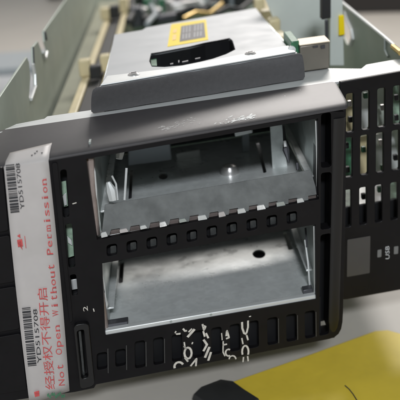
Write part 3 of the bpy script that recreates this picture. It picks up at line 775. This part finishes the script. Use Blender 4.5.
cube_px(105.5, 20, 9, 11, 12, 'cream', 'rail_clip'); cube_px(115, 19, 9, 12, 12, 'black', 'rail_clip'); cube_px(124, 13, 8, 14, 12, 'cream', 'rail_clip')
mb = MB(); mb.box(uwl+3, uwl+40, vbot+5, vr-10, 60, 700); mb.build('cable_channel', 'olive', root)
# ---------------- parts behind the cover
k_ = 0
def deep_box(px, py, w, h, d, m_, lev, name='mainboard_component', bv=1.5):
    a = sol(px, py, v=lev); mb = MB(); mb.box(a[0]-w/2, a[0]+w/2, lev, lev+h, a[2], a[2]+d); return mb.build(name, m_, root, bevel=bv)
lv = vt-40
for px, py, w, h, d, m_ in ((137, 28, 12, 20, 20, 'dark_metal'), (150, 27, 14, 10, 20, 'black'), (166, 24, 42, 9, 16, 'dark_metal'), (185, 15, 30, 14, 20, 'cap'), (212, 18, 20, 12, 22, 'bluegrey'),
                            (225, 10, 10, 24, 26, 'black'), (240, 9, 10, 18, 20, 'black'), (200, 5, 40, 30, 30, 'dark_metal'), (160, 3, 40, 26, 24, 'bluegrey'), (133, 5, 8, 34, 20, 'galv'), (250, 4, 14, 26, 24, 'black'), (141, 6, 10, 20, 20, 'black')):
    deep_box(px, py, w, h, d, m_, lv)
for px, py in ((157, 18), (169, 9), (143, 17)):
    a = sol(px, py+4, v=lv); p = B(*a); mb = MB(); mb.tube([p, p+V*14], 6, 20); mb.build('capacitor', 'cap', root, bevel=1)
# cooling fan module suggestion far back: rows of fins
for k in range(9):
    a = sol(205+6.4*k, 3-1.0*k, v=lv); mb = MB(); mb.box(a[0], a[0]+3, lv, lv+26, a[2]+10, a[2]+60); mb.build('heat_fin', 'galv' if k % 2 else 'black', root)
for k, (pts_, r_, m_) in enumerate([([(128, 22), (134, 12), (131, 2), (140, -8)], 2.6, 'black'), ([(147, 24), (156, 14), (150, 4), (158, -8)], 2.0, 'bluegrey'), ([(178, 14), (190, 8), (203, 10), (214, 2)], 2.4, 'black'), ([(184, 19), (196, 13), (210, 14), (222, 4)], 1.8, 'gold'),
        ([(216, 14), (228, 8), (240, 10), (252, 0)], 2.0, 'black'), ([(196, -2), (204, 6), (219, 5)], 2.0, 'flange'), ([(262, 18), (268, 8), (262, -4)], 2.4, 'cream')]):
    mb = MB(); mb.tube([B(*sol(x, y, v=lv+12+3*(j % 2))) for j, (x, y) in enumerate(pts_)], r_*1.3, 8); mb.build('cable', m_, root, smooth=True)
for k in range(16):
    px, py = 125+random.uniform(0, 130), random.uniform(-4, 18); deep_box(px, py, random.uniform(4, 14), random.uniform(8, 24), random.uniform(4, 12), random.choice(['black', 'dark_metal', 'bluegrey', 'cap', 'pcb', 'flange']), lv, bv=.8)
# right side: bracket, can, board, cream plugs
def quadbox(q, t0, t1, name, m_, bv=.5):
    mb = MB(); mb.plate(P(q, t0), (), t0, t1); return mb.build(name, m_, root, bevel=bv)
quadbox([(300, 46.5), (329.5, 42.5), (329.5, 68), (300, 72)], 62, 78, 'connector_can', 'box', .5)
a = sol(300, 46.5, t=62); b_ = sol(329.5, 42.5, t=62)
mb = MB(); mb.add([B(a[0]-.2, a[1]+.3, 61.8), B(b_[0]+.2, b_[1]+.3, 61.8), B(b_[0]+.2, b_[1]+.3, 78.5), B(a[0]-.2, a[1]+.3, 78.5), B(a[0]-.2, a[1]+.8, 61.8), B(b_[0]+.2, b_[1]+.8, 61.8), B(b_[0]+.2, b_[1]+.8, 78.5), B(a[0]-.2, a[1]+.8, 78.5)],
      [[0, 1, 2, 3], [7, 6, 5, 4], [0, 4, 5, 1], [1, 5, 6, 2], [2, 6, 7, 3], [3, 7, 4, 0]]); mb.build('can_lid', 'box_top', root)
mb = MB()
for q in ([(313, 46.3), (318, 45.5), (318, 47), (313, 47.8)], [(321, 45.8), (325, 45), (325, 48), (321, 48.6)]): mb.plate(P(q, 61.4), (), 61.2, 61.9)
mb.build('can_latch', 'dark_metal', root)
mb = MB(); a = sol(293, 60, t=66); mb.box(a[0]-1, a[0]+3.5, a[1]-10, a[1]+10, 66, 96); mb.build('riser_board', 'pcb', root, bevel=.5)
p = B(*sol(292, 50, t=64)); mb = MB(); mb.tube([p, p+D*2], 2.0, 16); mb.build('riser_screw', 'flange', root, smooth=True)
for px, py, w, h in ((276, 38, 9, 12), (281, 44, 9, 10), (272, 26, 8, 12), (264, 14, 8, 12), (257, 4, 8, 12)):
    a = sol(px+3, py+4, v=vt+1); mb = MB(); mb.box(a[0]-w/2, a[0]+w/2, vt-12, vt+6+(px % 3), a[2], a[2]+13); mb.build('cable_plug', 'cream', root, bevel=1.5)
quadbox([(254, -30), (326, -42), (328, 62), (290, 62)], 200, 202, 'partition_plate', 'pale_steel')
quadbox([(331, -20), (342, -22), (344, 66), (330, 66)], 130, 133, 'partition_plate', 'pale_steel')
quadbox([(322, -10), (331, -11), (331, 18), (322, 20)], 128, 136, 'cable_tie', 'black')
quadbox([(339, 16), (344, 15), (345, 35), (339, 36)], 128, 134, 'yellow_tab', 'yellow')
quadbox([(325, 20), (328.5, 20), (328.5, 42), (325.5, 42)], 127, 129, 'cable_tie', 'dark_metal')

# bracket crease at far right of the flange
a = sol(384, 50, t=50)
clip2 = MB(); clip2.tube([B(*sol(385, 38, u=uwr-1)), B(*sol(385, 50, u=uwr-1)), B(*sol(388, 57, u=uwr-1))], .7, 8); clip2.build('rivet_seam', 'galv_dark', root, smooth=True)
clip3 = MB(); clip3.tube([B(*sol(393, 46.5, u=uwr-2)), B(*sol(401, 53, u=uwr-2))], 1.6, 8); clip3.build('rail_tip', 'gold', root, smooth=True)

# ------------------------------------------------------------------ the table and what lies on it
def sheet(pts, z0, z1, name, m_, parent=None, bevel=0):
    c = Vector((sum(p[0] for p in pts)/len(pts), sum(p[1] for p in pts)/len(pts), z0))
    mb = MB(); mb.plate([(p[0], p[1]) for p in pts], (), z0, z1, fn=lambda a, b, t: Vector((a, b, t))); return mb.build(name, m_, parent, bevel=bevel, loc=c)
tbl = sheet([(-2500, -900), (2500, -900), (2500, 4200), (-2500, 4200)], -30, 0, 'tabletop', 'table'); tag(tbl, 'beige tabletop under the server', kind='structure'); 
ys = sheet([ground(*p)[:2] for p in ((222, 389), (300, 361.5), (374, 334.5), (388, 333.5), (430, 345), (470, 420), (400, 470), (240, 440))], .3, 2.6, 'yellow_sheet', 'sheet', bevel=.8)
tag(ys, 'yellow foam sheet lying on the table in front of the server', 'foam sheet')
blk = []
mb = MB(); rr = random.Random(5)
base = [ground(*p) for p in ((192, 404), (200, 396.5), (221, 388.5), (234, 391), (246, 399), (262, 410), (225, 425))]
cx = sum(p[0] for p in base)/7; cy = sum(p[1] for p in base)/7
rg = [[Vector((p[0], p[1], 2.8)) for p in base], [Vector((cx+(p[0]-cx)*.93, cy+(p[1]-cy)*.93, 5+rr.random()*2)) for p in base], [Vector((cx+(p[0]-cx)*.5, cy+(p[1]-cy)*.5, 6+rr.random()*3)) for p in base]]
mb.loft(rg); bk = mb.build('rubber_pad', 'black', None, bevel=.5, loc=(cx, cy, 2.8)); tag(bk, 'small black crumpled rubber piece at the tip of the yellow sheet', 'rubber piece')
hp = [ground(x, y, 2.9) for x, y in ((345, 385.5), (349, 389), (353, 394), (358, 402))]
mb = MB(); mb.tube(hp, .3, 6); hh = mb.build('loose_fibre', 'ink', None, smooth=True, loc=hp[0]); tag(hh, 'thin dark fibre lying on the yellow sheet', 'fibre')
# far left: white box with grey lid
def gbox(name, px, py, sx, sy, sz, rz, m_, label, cat, top=None):
    c = ground(px, py); mb = MB(); mb.wbox((0, 0, 0), sx, sy, sz, rz)
    for v in mb.v: v += Vector(c)
    if top:
        e = empty(name, c); ORIG[e.name] = Vector(c); tag(e, label, cat); mb.build('box_body', m_, e, bevel=2)
        mb = MB(); mb.wbox(Vector(c)+Vector((0, 0, sz+.2)), sx*1.02, sy*1.02, 10, rz); mb.build('box_lid', top, e, bevel=2); return e
    o = mb.build(name, m_, None, bevel=2, loc=c); tag(o, label, cat); return o
gbox('storage_box', -32, 92, 230, 110, 30, .0, 'whitebox', 'low white box with blue grey lid behind the left side wall', 'box', 'bluegrey')
gbox('paper_stack', -12, 112, 120, 90, 8, .3, 'whitebox', 'white paper stack beside the left side wall', 'paper')
gbox('dark_bag', 374, 6, 200, 160, 70, -.3, 'darkcloth', 'dark bag at the far right end of the table', 'bag')
gbox('red_cap', 57, -2, 40, 40, 26, .2, 'darkcloth', 'small dark cap at the far left of the table', 'cap')

# ------------------------------------------------------------------ light
w = bpy.data.worlds.new('World'); sc.world = w; w.use_nodes = True
bg = w.node_tree.nodes['Background']; bg.inputs['Strength'].default_value = .62
tcw = w.node_tree.nodes.new('ShaderNodeTexCoord'); sx = w.node_tree.nodes.new('ShaderNodeSeparateXYZ'); w.node_tree.links.new(tcw.outputs['Generated'], sx.inputs[0])
mrw = w.node_tree.nodes.new('ShaderNodeMapRange'); mrw.inputs['From Min'].default_value = -.8; mrw.inputs['From Max'].default_value = 1.1
ma = w.node_tree.nodes.new('ShaderNodeMath'); ma.operation = 'MULTIPLY_ADD'; ma.inputs[1].default_value = -.8
w.node_tree.links.new(sx.outputs['X'], ma.inputs[0]); w.node_tree.links.new(sx.outputs['Y'], ma.inputs[2]); w.node_tree.links.new(ma.outputs[0], mrw.inputs['Value'])
crw = w.node_tree.nodes.new('ShaderNodeValToRGB'); crw.color_ramp.elements[0].color = (.12, .14, .135, 1); crw.color_ramp.elements[1].color = (1, .97, .96, 1)
e_ = crw.color_ramp.elements.new(.55); e_.color = (.36, .40, .38, 1)
w.node_tree.links.new(mrw.outputs['Result'], crw.inputs['Fac']); w.node_tree.links.new(crw.outputs['Color'], bg.inputs['Color'])
def area(name, loc, target, sx, sy, power, col):
    l = bpy.data.lights.new(name, 'AREA'); l.shape = 'RECTANGLE'; l.size = sx*S; l.size_y = sy*S; l.energy = power; l.color = col
    o = bpy.data.objects.new(name, l); COL.objects.link(o); o.location = Vector(loc)*S
    o.rotation_euler = (Vector(target)-Vector(loc)).to_track_quat('-Z', 'Y').to_euler(); return o
area('ceiling_lamp', (260, 1150, 900), (0, 100, 60), 520, 260, 11.5, (1, .95, .91))
area('front_lamp', (60, -1300, 960), (0, 0, 60), 260, 120, 19, (.90, .95, 1))

# ------------------------------------------------------------------ camera
cd = bpy.data.cameras.new('camera'); cam = bpy.data.objects.new('camera', cd); COL.objects.link(cam); sc.camera = cam
cd.sensor_width = 36; cd.lens = 36*FOC/400; cd.clip_start = .02; cd.clip_end = 30
inv = RM.transposed()
cx_ = m2w(inv @ Vector((1, 0, 0))); cy_ = m2w(inv @ Vector((0, -1, 0))); cz_ = m2w(inv @ Vector((0, 0, -1)))
mw = Matrix((cx_, cy_, cz_)).transposed().to_4x4(); mw.translation = CAM*S; cam.matrix_world = mw
cd.dof.use_dof = True; cd.dof.focus_distance = DIST*S*1.0; cd.dof.aperture_fstop = 15
sc.render.resolution_x = 1024; sc.render.resolution_y = 1024
sc.view_settings.view_transform = 'Standard'; sc.view_settings.look = 'None'; sc.view_settings.exposure = 0; sc.view_settings.gamma = 1
